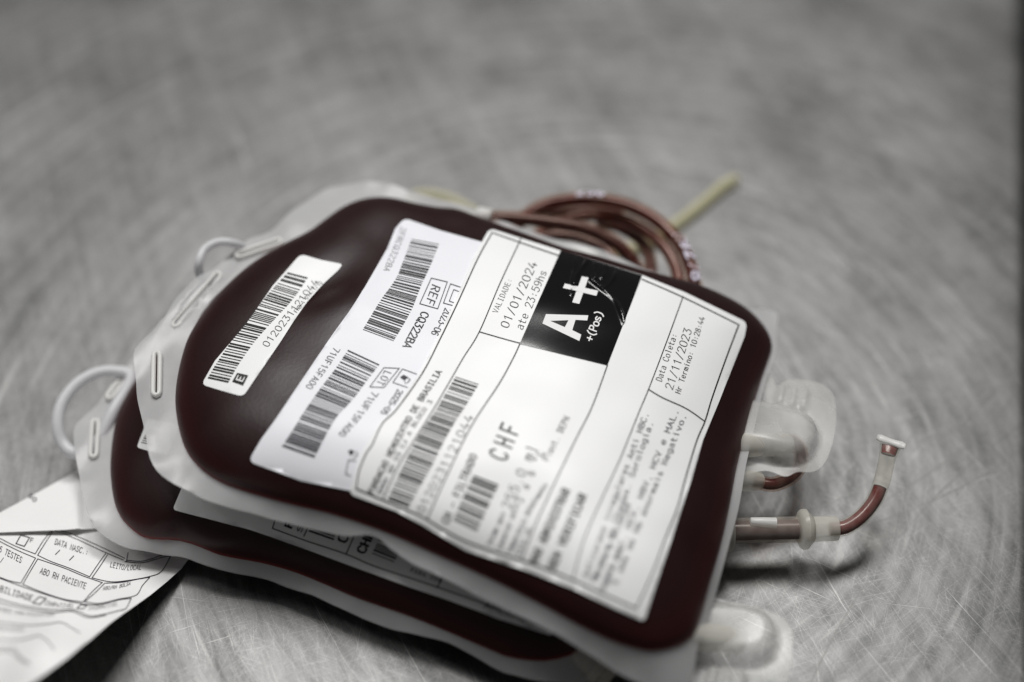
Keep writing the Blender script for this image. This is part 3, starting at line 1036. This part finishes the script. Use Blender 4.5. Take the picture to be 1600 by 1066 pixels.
bp = print_px('blood_type_panel', ([tuple(p) for p in gp], gf), SUc, P2 + .03, M_BLACK, fl_)
for p_ in bp.data.polygons:
    p_.use_smooth = True
def c3(P):
    return [(740 + a / 5, 350 + b / 5) for a, b in P]
print_px('blood_type_letters', each([
    poly_px(c3([(537, 793), (565, 720), (895, 730), (887, 770), (795, 765), (770, 845), (840, 880), (825, 930)]), 3, [c3([(597, 773), (712, 822), (740, 768)])]),
    poly_px(c3([(845, 425), (897, 435), (825, 640), (770, 628)]), 3), ]), SUc, P3, M_WHITEINK, fl_)
print_px('blood_type_letters', poly_px(c3([(697, 517), (712, 482), (972, 538), (958, 578)]), 3), SUc, P3 + .04, M_WHITEINK, fl_)
print_px('blood_type_letters', text_px('+(Pos)', [(925, 538), (934, 514), (943, 491)], UPF, 12, .5, .95), SUc, P3, M_WHITEINK, fl_)
def TX(t, base, cap, w=.3, fill=.82, mat=None, up=UPF):
    print_px('printed_text', text_px(t, base, up, cap, w, fill), SU, P2, mat or M_INK, fl_)
TX('VALIDADE:', [(777, 493), (801, 439)], 8.5, .24, .82, M_INKG)
TX('01/01/2024', [(793, 517), (840, 414)], 13, .26, .8)
TX('ate 23:59hs', [(816, 519), (855, 427)], 12, .24, .85)
TX('Data Coleta:', [(1033, 600), (1058, 525)], 9.5, .27, .85)
TX('21/11/2023', [(1050, 613), (1081, 518)], 12.5, .24, .85)
TX('Hr Termino: 10:28:44', [(1062, 619), (1101, 499)], 8.5, .30, .85)
TX('FUNDACAO HEMOCENTRO DE BRASILIA', [(583, 775), (612, 716), (645, 655), (691, 583)], 9, .5, .85)
TX('SMHN QD 03 CJ A BLOCO 3', [(595, 776), (625, 716), (650, 668), (677, 629)], 7, .4, .8, M_INKG)
print_px('barcode', bars_px([(712, 591), (697, 616), (678, 648), (657, 678), (638, 714), (618, 756), (606, 784)], [(748, 603), (728, 636), (710, 664), (694, 692), (674, 732), (658, 760), (638, 796)], 50, 21), SU, P2, M_INK, fl_)
TX('0120231121044', [(662, 806), (700, 733), (741, 653)], 13, .26, .75)
TX('CH - FILTRADO', [(700, 822), (722, 770), (746, 714)], 11, .5, .85)
print_px('barcode', bars_px([(740, 745), (724, 778), (707, 818)], [(779, 760), (762, 796), (744, 836)], 11, 33), SU, P2, M_INK, fl_)
TX('CHF', [(788, 728), (814, 668)], 28, .42, .62)
TX('255.0 ml', [(797, 800), (840, 700)], 15, .32, .75, M_INKG)
TX('2 a 6 *C', [(815, 790), (851, 708)], 11, .42, .6, M_INKG)
TX('Plast. DEPH', [(856, 724), (891, 655)], 10, .35, .8, M_INKG)
for k, (t_, a, b_) in enumerate([('Volume aprox', (767, 855), (792, 800)), ('Conservar entre', (783, 862), (812, 790)), ('Temperatura de', (798, 868), (830, 800)), ('Sedimento', (830, 800), (856, 760)), ('Estoque', (812, 870), (830, 828))]):
    TX(t_, [a, b_], 8, .42, .82, M_INKG)
TX('NAO ADMINISTRAR', [(838, 884), (864, 826), (891, 768)], 12, .6, .85)
TX('SEM VERIFICAR', [(866, 894), (892, 835), (917, 776)], 12, .6, .85)
for t_, a, b_ in [('Anticorpos irregulares Anti HBC.', (918, 906), (1014, 648)), ('Doenca de Chagas. Sorologia.', (934, 908), (1021, 662)), ('Pesquisa de anticorpos', (931, 912), (986, 790)), ('NAT HIV, HCV, HBV, HCV e MAL.', (950, 914), (1061, 643)), ('Exame de Hb anormais Negativo.', (964, 916), (1073, 651)), ('Negativo para', (944, 926), (975, 858))]:
    TX(t_, [a, b_], 9, .38, .82, M_INKG, (-.95, -.3))

# ------------------------------------------------------------------ labels of the lower bag
ml = sheet_px('transfusion_label', round_poly([(292, 745), (270, 797), (340, 815), (420, 838), (490, 863), (560, 889), (640, 918), (700, 938), (780, 968), (862, 994), (880, 930), (600, 800), (400, 720)], 6), SL, O1, M_LABEL, bagL, 7, .25)
def PL(name, part, mat=M_INK):
    print_px(name, part, SL, P1, mat, ml)
PL('ruled_line', each([line_px([(432, 808), (426, 827), (480, 847), (540, 867), (585, 886), (660, 911), (752, 943), (856, 984)], 1.8), line_px([(482, 825), (475, 839)], 1.8), line_px([(553, 840), (541, 867)], 1.8), line_px([(690, 905), (683, 920)], 1.8)]))
PL('printed_text', text_px('F', [(455, 828), (460, 817)], UPF, 11, .6, 1))
PL('printed_text', text_px('S', [(471, 834), (475, 823)], UPF, 8, .5, 1), M_INKG)
PL('barcode', join([bars_px([(484, 831), (492, 820)], [(520, 844), (530, 830)], 4, 3), line_px([(484, 831), (521, 844)], 3, False)]))
PL('printed_text', text_px('O', [(540, 851), (546, 838)], UPF, 14, .6, 1))
PL('printed_text', text_px('CHF', [(569, 868), (586, 834)], UPF, 13, .65, .9))
PL('barcode', bars_px([(581, 866), (596, 836)], [(616, 880), (631, 850)], 7, 8))
PL('printed_text', text_px('PARA ADM', [(640, 894), (690, 912)], (.3, -.9), 6, .5, .7), M_INKG)
PL('printed_text', text_px('ANEXAS', [(755, 950), (822, 974)], (.25, -.95), 10, .4, .8), M_INKG)
s2 = sheet_px('number_strip', round_poly([(231, 655), (214, 700), (234, 706), (262, 712), (280, 665)], 5), SL, O1, M_LABEL, bagL, 6, .25)
print_px('barcode', bars_px([(221, 693), (232, 672)], [(252, 699), (262, 678)], 7, 4), SL, P1, M_INK, s2)

# ------------------------------------------------------------------ ports of the upper bag
def cover(name, outline, dome, ribs, z, dh, parent):
    """frosted blister cover over a port"""
    O = resample(catmull(on_z(outline, z), True, 6), 120, True)
    D = resample(catmull(on_z(dome, z), True, 6), 90, True)
    v, f = triangulate(O, [], .85)
    # distance inside the blister
    d = np.min(np.linalg.norm(v[:, None, :] - D[None, :, :2], axis=2), axis=1)
    ins = inside(D, v[:, 0], v[:, 1])
    h = np.where(ins, dh * np.sqrt(np.clip(1 - (1 - np.clip(d / 3.6, 0, 1)) ** 2, 0, 1)), 0.0)
    h += np.where(~ins, .7 * np.exp(-(d / .55) ** 2), 0)
    for (p, q, w) in ribs:
        a, b_ = on_z([p, q], z)[:, :2]
        e = b_ - a
        t = np.clip(((v - a) @ e) / (e @ e), 0, 1)
        dd = np.linalg.norm(v - (a + t[:, None] * e), axis=1)
        h = np.maximum(h, 1.5 * np.exp(-(dd / w) ** 4))
    zz = z + h + .35 * np.sin(v[:, 0] * .23) * np.cos(v[:, 1] * .2)
    V = np.stack([v[:, 0], v[:, 1], zz], 1)
    V, F = thicken(V, orient_up(V, f), .45)
    return mesh_obj(name, V, F, M_COVER, parent)

zc1 = 23.0
cover('port_cover', [(1140, 735), (1160, 640), (1180, 590), (1195, 583), (1208, 590), (1214, 604), (1222, 597), (1240, 592), (1262, 594), (1282, 599), (1298, 610), (1306, 628), (1305, 672), (1294, 713), (1281, 732), (1265, 738), (1246, 737), (1227, 744), (1197, 735)],
      [(1130, 700), (1150, 628), (1177, 634), (1215, 641), (1250, 652), (1271, 667), (1277, 686), (1270, 708), (1255, 720), (1232, 725), (1190, 718)],
      [((1222, 607), (1218, 628), 1.1), ((1240, 610), (1236, 634), 1.2), ((1258, 613), (1254, 638), 1.0)], zc1, 6.0, bagU)
p0, p1 = on_surf([(1128, 690)], seamU)[0] - [0, 0, 2], on_z([(1236, 694)], zc1 + .6)[0]
lathe('port', p0, p1, [(0, 3.6), (.45, 3.6), (.9, 3.5), (.97, 3.1), (1, 2.4)], M_PORT, bagU)
zc2 = 18.5
cover('port_cover', [(1060, 1075), (1085, 960), (1100, 933), (1140, 941), (1190, 950), (1217, 961), (1233, 976), (1239, 998), (1236, 1040), (1228, 1072), (1205, 1095), (1150, 1100), (1090, 1100)],
      [(1070, 1020), (1085, 960), (1102, 947), (1152, 952), (1190, 962), (1207, 980), (1211, 1002), (1203, 1026), (1185, 1037), (1160, 1040), (1110, 1036)],
      [((1116, 1050), (1110, 1072), 1.2), ((1138, 1052), (1133, 1076), 1.2), ((1157, 1056), (1153, 1080), 1.2)], zc2, 6.0, bagU)
p0, p1 = on_surf([(1050, 985)], seamU)[0] - [0, 0, 2], on_z([(1160, 1000)], zc2 + .6)[0]
lathe('port', p0, p1, [(0, 3.6), (.45, 3.6), (.9, 3.5), (.97, 3.1), (1, 2.4)], M_PORT, bagU)

# short port with a tube running back under the cover
zp = 19.0
p0, p1 = on_surf([(1120, 745)], seamU)[0] - [0, 0, 2], on_z([(1184, 751)], zp)[0]
lathe('port', p0, p1, [(0, 3.1), (.9, 3.1), (1, 2.9)], M_PORT, bagU)
q = np.vstack([on_z([(1178, 751)], zp), on_z([(1205, 757)], zp), on_z([(1228, 750)], zp - 1), on_z([(1246, 735)], zp - 3), on_z([(1252, 712)], zp - 6), on_z([(1240, 690)], zp - 10), on_z([(1205, 690)], zp - 14)])
q = catmull(q, per=8)
rt = tube('return_tube', q, 2.2, M_TUBE, bagU)
tube('blood_column', q, 1.6, M_BLOODD, rt, 10)

# long port: collars, clear sleeve, spike and the sampling tube with its crimped end
zl = 13.5
a0, a1 = on_z([(1118, 830)], zl)[0], on_z([(1309, 826)], zl)[0]
L_ = np.linalg.norm(a1 - a0)
def fr(px):
    return (px - 1118) / (1309 - 1118)
lp = lathe('long_port', a0, a1, [(fr(1140), 3.75), (fr(1250), 3.75)], M_PORTCLEAR, bagU)
nk = np.vstack([on_surf([(1085, 820)], seamU)[0] - [0, 0, 1.5], on_z([(1105, 826)], 20)[0], on_z([(1128, 830)], zl)[0]])
tube('neck', resample(catmull(nk, per=8), 20), 3.4, M_PORT, lp)
lathe('collar', a0, a1, [(fr(1126), 5.6), (fr(1129), 6.2), (fr(1140), 6.2), (fr(1144), 5.6)], M_PORT, lp)
lathe('collar', a0, a1, [(fr(1246), 3.9), (fr(1250), 5.4), (fr(1254), 5.9), (fr(1260), 5.9), (fr(1264), 5.0), (fr(1270), 3.9)], M_PORT, lp)
lathe('sleeve', a0, a1, [(fr(1262), 3.7), (fr(1300), 3.6), (fr(1308), 3.5), (fr(1309), 3.0)], M_PORT, lp)
lathe('blood_column', a0, a1, [(fr(1142), 2.9), (fr(1249), 2.9)], M_BLOODD, lp)
off = np.array([0, -.2, 2.9])
b0, b1 = on_z([(1172, 815)], zl + 3.2)[0], on_z([(1212, 818)], zl + 2.6)[0]
lathe('spike', b0, b1, [(0, .9), (.03, 1.2), (.5, 1.5), (1, 1.7)], M_RIM, lp, 14)
q = np.vstack([on_z([(1296, 826)], zl), on_z([(1320, 824)], zl + .3), on_z([(1345, 808)], zl + 1.8), on_z([(1366, 782)], zl + 4), on_z([(1378, 752)], zl + 6.5), on_z([(1385, 722)], zl + 9), on_z([(1391, 697)], zl + 11)])
q = catmull(q, per=10)
n_ = len(q)
sq = [(1 + .35 * max(0, (i / n_ - .85) / .15), 1 - .65 * max(0, (i / n_ - .85) / .15)) for i in range(n_)]
sp = tube('sampling_tube', q, 2.35, M_TUBEC, bagU, squash=sq)

for f0, f1 in ((.02, .62), (.90, .985)):
    i0, i1 = int(f0 * n_), max(int(f1 * n_), int(f0 * n_) + 3)
    tube('blood_column', q[i0:i1 + 1], 1.95, M_BLOODR, sp, 12, squash=sq[i0:i1 + 1])
d0, d1 = on_z([(1370, 683)], zl + 12)[0], on_z([(1414, 698)], zl + 12)[0]
bar = resample(np.array([d0, d1]), 9)
rr = np.array([.75, 1.05, 1.0, .9, .85, .9, 1.0, 1.1, .8])
tube('crimped_end', bar, rr, M_RIM, sp, 10, squash=[(1.25, .7)] * 9)

# ------------------------------------------------------------------ coil of blood-filled tubing behind the upper bag
coil = thing('tubing_coil', 'coil of blood filled clear tubing tucked behind the upper blood bag', 'tubing', (*on_z([(930, 400)], 30)[0][:2], 27))
def coil_tube(pts, zs, r=2.35, core=1.85, mat=None):
    q = np.vstack([on_z([p], z) for p, z in zip(pts, zs)])
    q = resample(catmull(q, per=10), 70)
    t = tube('tube', q, r, M_TUBE, coil, 16)
    tube('blood_column', q[1:-1] - [0, -.1, .4], core, mat or M_BLOOD, t, 12)
    return q
coil_tube([(752, 341), (795, 340), (850, 345), (905, 354), (946, 370), (974, 389), (993, 414), (1004, 436)], [43, 42.5, 42, 41, 39, 37, 34, 31], mat=M_BLOODD)
Q2 = coil_tube([(786, 392), (803, 359), (826, 334), (858, 318), (905, 311), (958, 315), (1001, 329), (1037, 353), (1064, 384), (1079, 416), (1087, 452)], [28, 31, 34, 36, 37, 38, 38, 37, 36, 34.5, 32], 2.5, 1.9)
coil_tube([(828, 395), (842, 366), (862, 349), (894, 339), (932, 336), (974, 342), (1009, 359), (1037, 384), (1055, 414), (1062, 446)], [26, 28, 30, 32, 33, 33, 33, 33, 32, 31])
coil_tube([(930, 352), (958, 352), (982, 362), (1002, 377), (1014, 398), (1017, 425), (1014, 440)], [25, 26, 27, 27, 27, 27, 26], mat=M_BLOODD)
coil_tube([(815, 400), (832, 378), (856, 368), (894, 368), (927, 378), (949, 393), (962, 415)], [25, 27, 28, 28, 28, 27, 26], mat=M_BLOODD)
coil_tube([(772, 380), (800, 352), (835, 338), (880, 330), (930, 326), (975, 333)], [25, 28, 30, 31, 31, 30], 2.2, 1.6)
lathe('connector', on_z([(744, 336)], 43)[0], on_z([(768, 341)], 43)[0], [(0, 2.4), (.2, 2.9), (.9, 2.9), (1, 2.5)], M_RIM, coil)
# lot number printed on the outer tube
P_, T_, A_, B_ = frames(Q2)
s_ = np.r_[0, np.cumsum(np.linalg.norm(np.diff(P_, axis=0), axis=1))]
def tube_text(text, s0, s1, ang0, r, size):
    V, F = [], []
    adv = (s1 - s0) / len(text)
    for i, ch in enumerate(text):
        g, f = glyph(ch, .5)
        if not len(g):
            continue
        al = s0 + i * adv + g[:, 0] / 4 * adv * .8
        an = ang0 + (g[:, 1] - 3) / 6 * size / r
        b = len(V)
        for a_, n2 in zip(al, an):
            p = [np.interp(a_, s_, P_[:, k]) for k in range(3)]
            u = np.array([np.interp(a_, s_, A_[:, k]) for k in range(3)])
            w = np.array([np.interp(a_, s_, B_[:, k]) for k in range(3)])
            V.append(np.array(p) + r * (u * math.cos(n2) + w * math.sin(n2)))
        F += [tuple(k + b for k in t) for t in f]
    return V, F
pxs = np.array([[800 + FPX * p[0] / dd, 0] for p, dd in [(p, (p - CPOS) @ np.array([0, sT, -cT])) for p in P_]])
S = s_[-1]
V, F = tube_text('N9278', S * .775, S * .985, math.radians(105), 2.6, 3.4)
mesh_obj('printed_number', V, F, M_TUBEINK, coil, smooth=False)
V, F = tube_text('256', S * .36, S * .47, math.radians(105), 2.6, 2.6)
mesh_obj('printed_number', V, F, M_TUBEINK, coil, smooth=False)

# ------------------------------------------------------------------ yellowed empty tube on the table behind
q = np.vstack([on_z([p], 2.3) for p in [(1150, 279), (1128, 292), (1100, 316), (1056, 350), (1000, 384), (900, 398), (800, 372), (742, 334), (700, 311), (655, 305), (630, 325)]])
yt = tube('empty_tube', resample(catmull(q, per=8), 80), 2.1, M_TUBEY, None, 12)
tag(yt, 'pale yellow empty plastic tube on the table behind the blood bags', 'tube')

# ------------------------------------------------------------------ tie loops
def tie(pts, zs, r, label):
    q = np.vstack([on_z([p], z) for p, z in zip(pts, zs)])
    q = resample(catmull(q, True, 10), 70, True)
    o = tube('tie_loop', q, r, M_RING, None, 12, closed=True)
    tag(o, label, 'tie loop', 'white tie loops')
tie([(205, 590), (178, 580), (148, 584), (118, 602), (96, 632), (90, 664), (98, 692), (118, 708), (150, 694), (178, 640)], [15, 16, 17, 17, 16, 14, 11, 10, 11.2, 15], 1.85, 'large white plastic tie loop through the lower bag flange slot')
tie([(378, 391), (362, 380), (340, 379), (320, 390), (311, 410), (313, 430), (326, 440), (350, 432)], [42, 46, 47, 47, 46, 42, 39.0, 38.5], 1.4, 'small white plastic tie loop through the upper bag flange slots')

# ------------------------------------------------------------------ folded paper form
def zpaper(px, py):
    """height of the lower sheet over the table, from its pixel"""
    u = np.clip((300 - px) / 300, 0, 1.4)
    v = np.clip((py - (815 + px * .18)) / 230, 0, 1.6)
    z = .8 + 37 * v ** 1.15 * (.75 + .35 * u) + 2.2 * v * np.sin(px * .045 + py * .02) + 1.3 * np.clip(v, 0, 1) * np.sin(px * .02 - py * .075)
    return z
def paper_pts(P, off=0.0):
    P = np.asarray(P, float)
    return on_z(P, np.maximum(zpaper(P[:, 0], P[:, 1]), .8) + off)
form = thing('paper_form', 'creased white printed form with a folded corner under the lower blood bag', 'paper form', (*on_z([(120, 860)], 0)[0][:2], 0))
outB = [(-60, 835), (0, 802), (60, 770), (120, 737), (180, 703), (230, 745), (270, 800), (300, 866), (283, 889), (262, 908), (235, 930), (205, 951), (172, 974), (140, 1001), (105, 1029), (70, 1054), (30, 1082), (-40, 1120), (-60, 1000)]
v, f = triangulate(outB, [], 7)
V = paper_pts(v)
V, F = thicken(V, orient_up(V, f), .12)
sheet = mesh_obj('sheet', V, F, M_PAPER, form)
def zflap(P):
    P = np.asarray(P, float)
    # distance (px) from the fold line towards the free edge
    a, b = np.array([0, 800.]), np.array([180, 700.])
    d = (b - a) / np.linalg.norm(b - a)
    n = np.array([-d[1], d[0]])
    s = np.clip((P - a) @ n, 0, 200)
    lim = np.where(P[:, 0] > 125, .35, 1.0)
    return np.maximum(zpaper(P[:, 0], P[:, 1]), .8) + .25 + lim * 2.2 * (1 - np.exp(-s / 24))
outA = [(-60, 834), (0, 801), (60, 769), (120, 736), (179, 703.5), (200, 730), (180, 790), (152, 826), (100, 828), (50, 830), (0, 832), (-60, 836)]
v, f = triangulate(outA, [], 6)
V = on_z(v, zflap(v))
V, F = thicken(V, orient_up(V, f), .12)
mesh_obj('folded_corner', V, F, M_PAPER, form)
def PP(name, part, mat=M_INKP):
    if isinstance(part, list):
        return [PP(name, p, mat) for p in part]
    V, F = part
    V = paper_pts(V, .16)
    return mesh_obj(name, V, orient_up(V, F), mat, sheet, smooth=False)
def c0(P):   # crop (0,800) x4
    return [(a / 4, 800 + b / 4) for a, b in P]
def box(P, w=1.2):
    return line_px(c0(P), w, True)
PP('ruled_line', each([
    box([(-200, 60), (0, 165), (100, 215), (220, 262)]), box([(-200, 80), (0, 185), (110, 240), (222, 288), (130, 445)]), box([(220, 262), (270, 180), (322, 118)]), box([(-200, 330), (0, 408), (60, 430), (128, 445)]),
    box([(330, 122), (285, 190), (235, 270), (320, 310), (430, 350), (560, 405), (610, 330), (660, 260)]), box([(340, 116), (480, 170), (640, 245), (770, 300)]), box([(380, 116), (500, 160), (660, 232), (780, 290)]),
    box([(780, 310), (880, 318), (960, 300), (1020, 282), (1066, 275)]), box([(790, 302), (880, 308), (950, 292), (1010, 270), (1070, 262)]), box([(800, 255), (790, 310)]),
    box([(672, 268), (625, 340), (575, 412), (690, 436), (800, 428), (940, 402), (1010, 370), (1066, 276)]),
    box([(235, 295), (190, 370), (142, 452), (260, 500), (400, 545), (520, 562), (575, 500), (640, 440)]), box([(235, 293), (400, 350), (520, 400), (640, 442)]),
    box([(655, 445), (600, 500), (530, 560), (620, 572), (740, 545), (850, 520), (890, 460), (935, 410)]), box([(660, 445), (760, 440), (860, 420), (935, 408)]),
    box([(-100, 380), (0, 415), (150, 470), (300, 520), (450, 562), (600, 580), (740, 550), (820, 540), (790, 600), (760, 615)]),
    box([(-100, 510), (0, 545), (150, 585), (330, 612), (460, 612), (560, 650), (650, 640), (760, 612)]), box([(-100, 540), (0, 568), (160, 604), (330, 628), (450, 622), (550, 660), (660, 645)]),
    box([(-100, 680), (0, 690), (180, 708), (300, 700), (380, 690), (440, 720), (500, 756)]),
    box([(-100, 800), (0, 800), (120, 800), (240, 770), (290, 800), (340, 860)]), box([(-100, 860), (0, 850), (90, 850), (120, 900), (190, 950)]), box([(-60, 880), (60, 870), (110, 910), (170, 955)]),
]))
PP('check_box', each([line_px(c0([(130, 145), (185, 160), (152, 215), (100, 198)]), 1.5, False, True), line_px(c0([(245, 530), (288, 540), (250, 578), (205, 568)]), 1.4, False, True), line_px(c0([(505, 580), (545, 584), (520, 606), (480, 602)]), 1.2, False, True)]))
def PT(t, a, b, up, cap, w=.4, fill=.85, mat=M_INKP):
    pts = c0([a, b]) if not isinstance(b, list) else c0([a] + b)
    PP('printed_text', text_px(t, pts, up, cap, w, fill), mat)
PT('F', (183, 186), (206, 196), (.25, -.95), 7)
PT('DATA NASC.:', (338, 200), (548, 270), (.3, -.95), 8.5)
PT('/', (343, 262), (368, 272), (.3, -.95), 8)
PT('/', (430, 298), (455, 308), (.3, -.95), 8)
PT('6 TESTES', (-10, 245), (132, 320), (.3, -.95), 9)
PT('/', (0, 312), (14, 320), (.3, -.95), 8)
PT('ABO RH PACIENTE', (246, 382), [(380, 430), (534, 482)], (.3, -.95), 9)
PT('LEITO/LOCAL', (684, 342), [(780, 362), (882, 360)], (.25, -.95), 8, .36)
PT('COMPATIBILIDADE', (-190, 440), (200, 558), (.3, -.95), 9)
PT('COMPATIVEL', (276, 578), [(360, 596), (462, 600)], (.25, -.95), 6.5, .34)
PT('INCOMPATIVEL', (548, 612), [(640, 604), (735, 582)], (.25, -.95), 6, .34, mat=M_INKG)
PT('ABO/RH BOLSA', (640, 488), [(720, 480), (815, 456)], (.25, -.95), 5.5, .4)
PT('TESTES', (-70, 610), (70, 634), (.3, -.95), 6)
PT('NOME/ASSINATURA', (84, 636), [(200, 650), (340, 650)], (.25, -.95), 5.5, .32, mat=M_INKG)
PT('OBSERVACOES', (-60, 735), (150, 745), (.1, -1), 5.5, .32, mat=M_INKG)
# letters showing on the folded corner
V, F = text_px('os', [(59, 781), (47, 770)], (-.6, .6), 9, .4, .85)
V2 = on_z(np.array(V), zflap(np.array(V)) + .15)
mesh_obj('printed_text', V2, orient_up(V2, F), M_INKP, sheet, smooth=False)

# ------------------------------------------------------------------ ports of the lower bag
for (a, b, r) in [((890, 1005), (955, 1062), 3.4), ((935, 985), (1000, 1040), 3.2)]:
    p0, p1 = on_z([a], 12)[0], on_z([b], 9)[0]
    lathe('port', p0, p1, [(0, r), (.6, r), (.62, r + .9), (.8, r + .9), (.82, r - .2), (1, r - .3)], M_PORT, bagL)
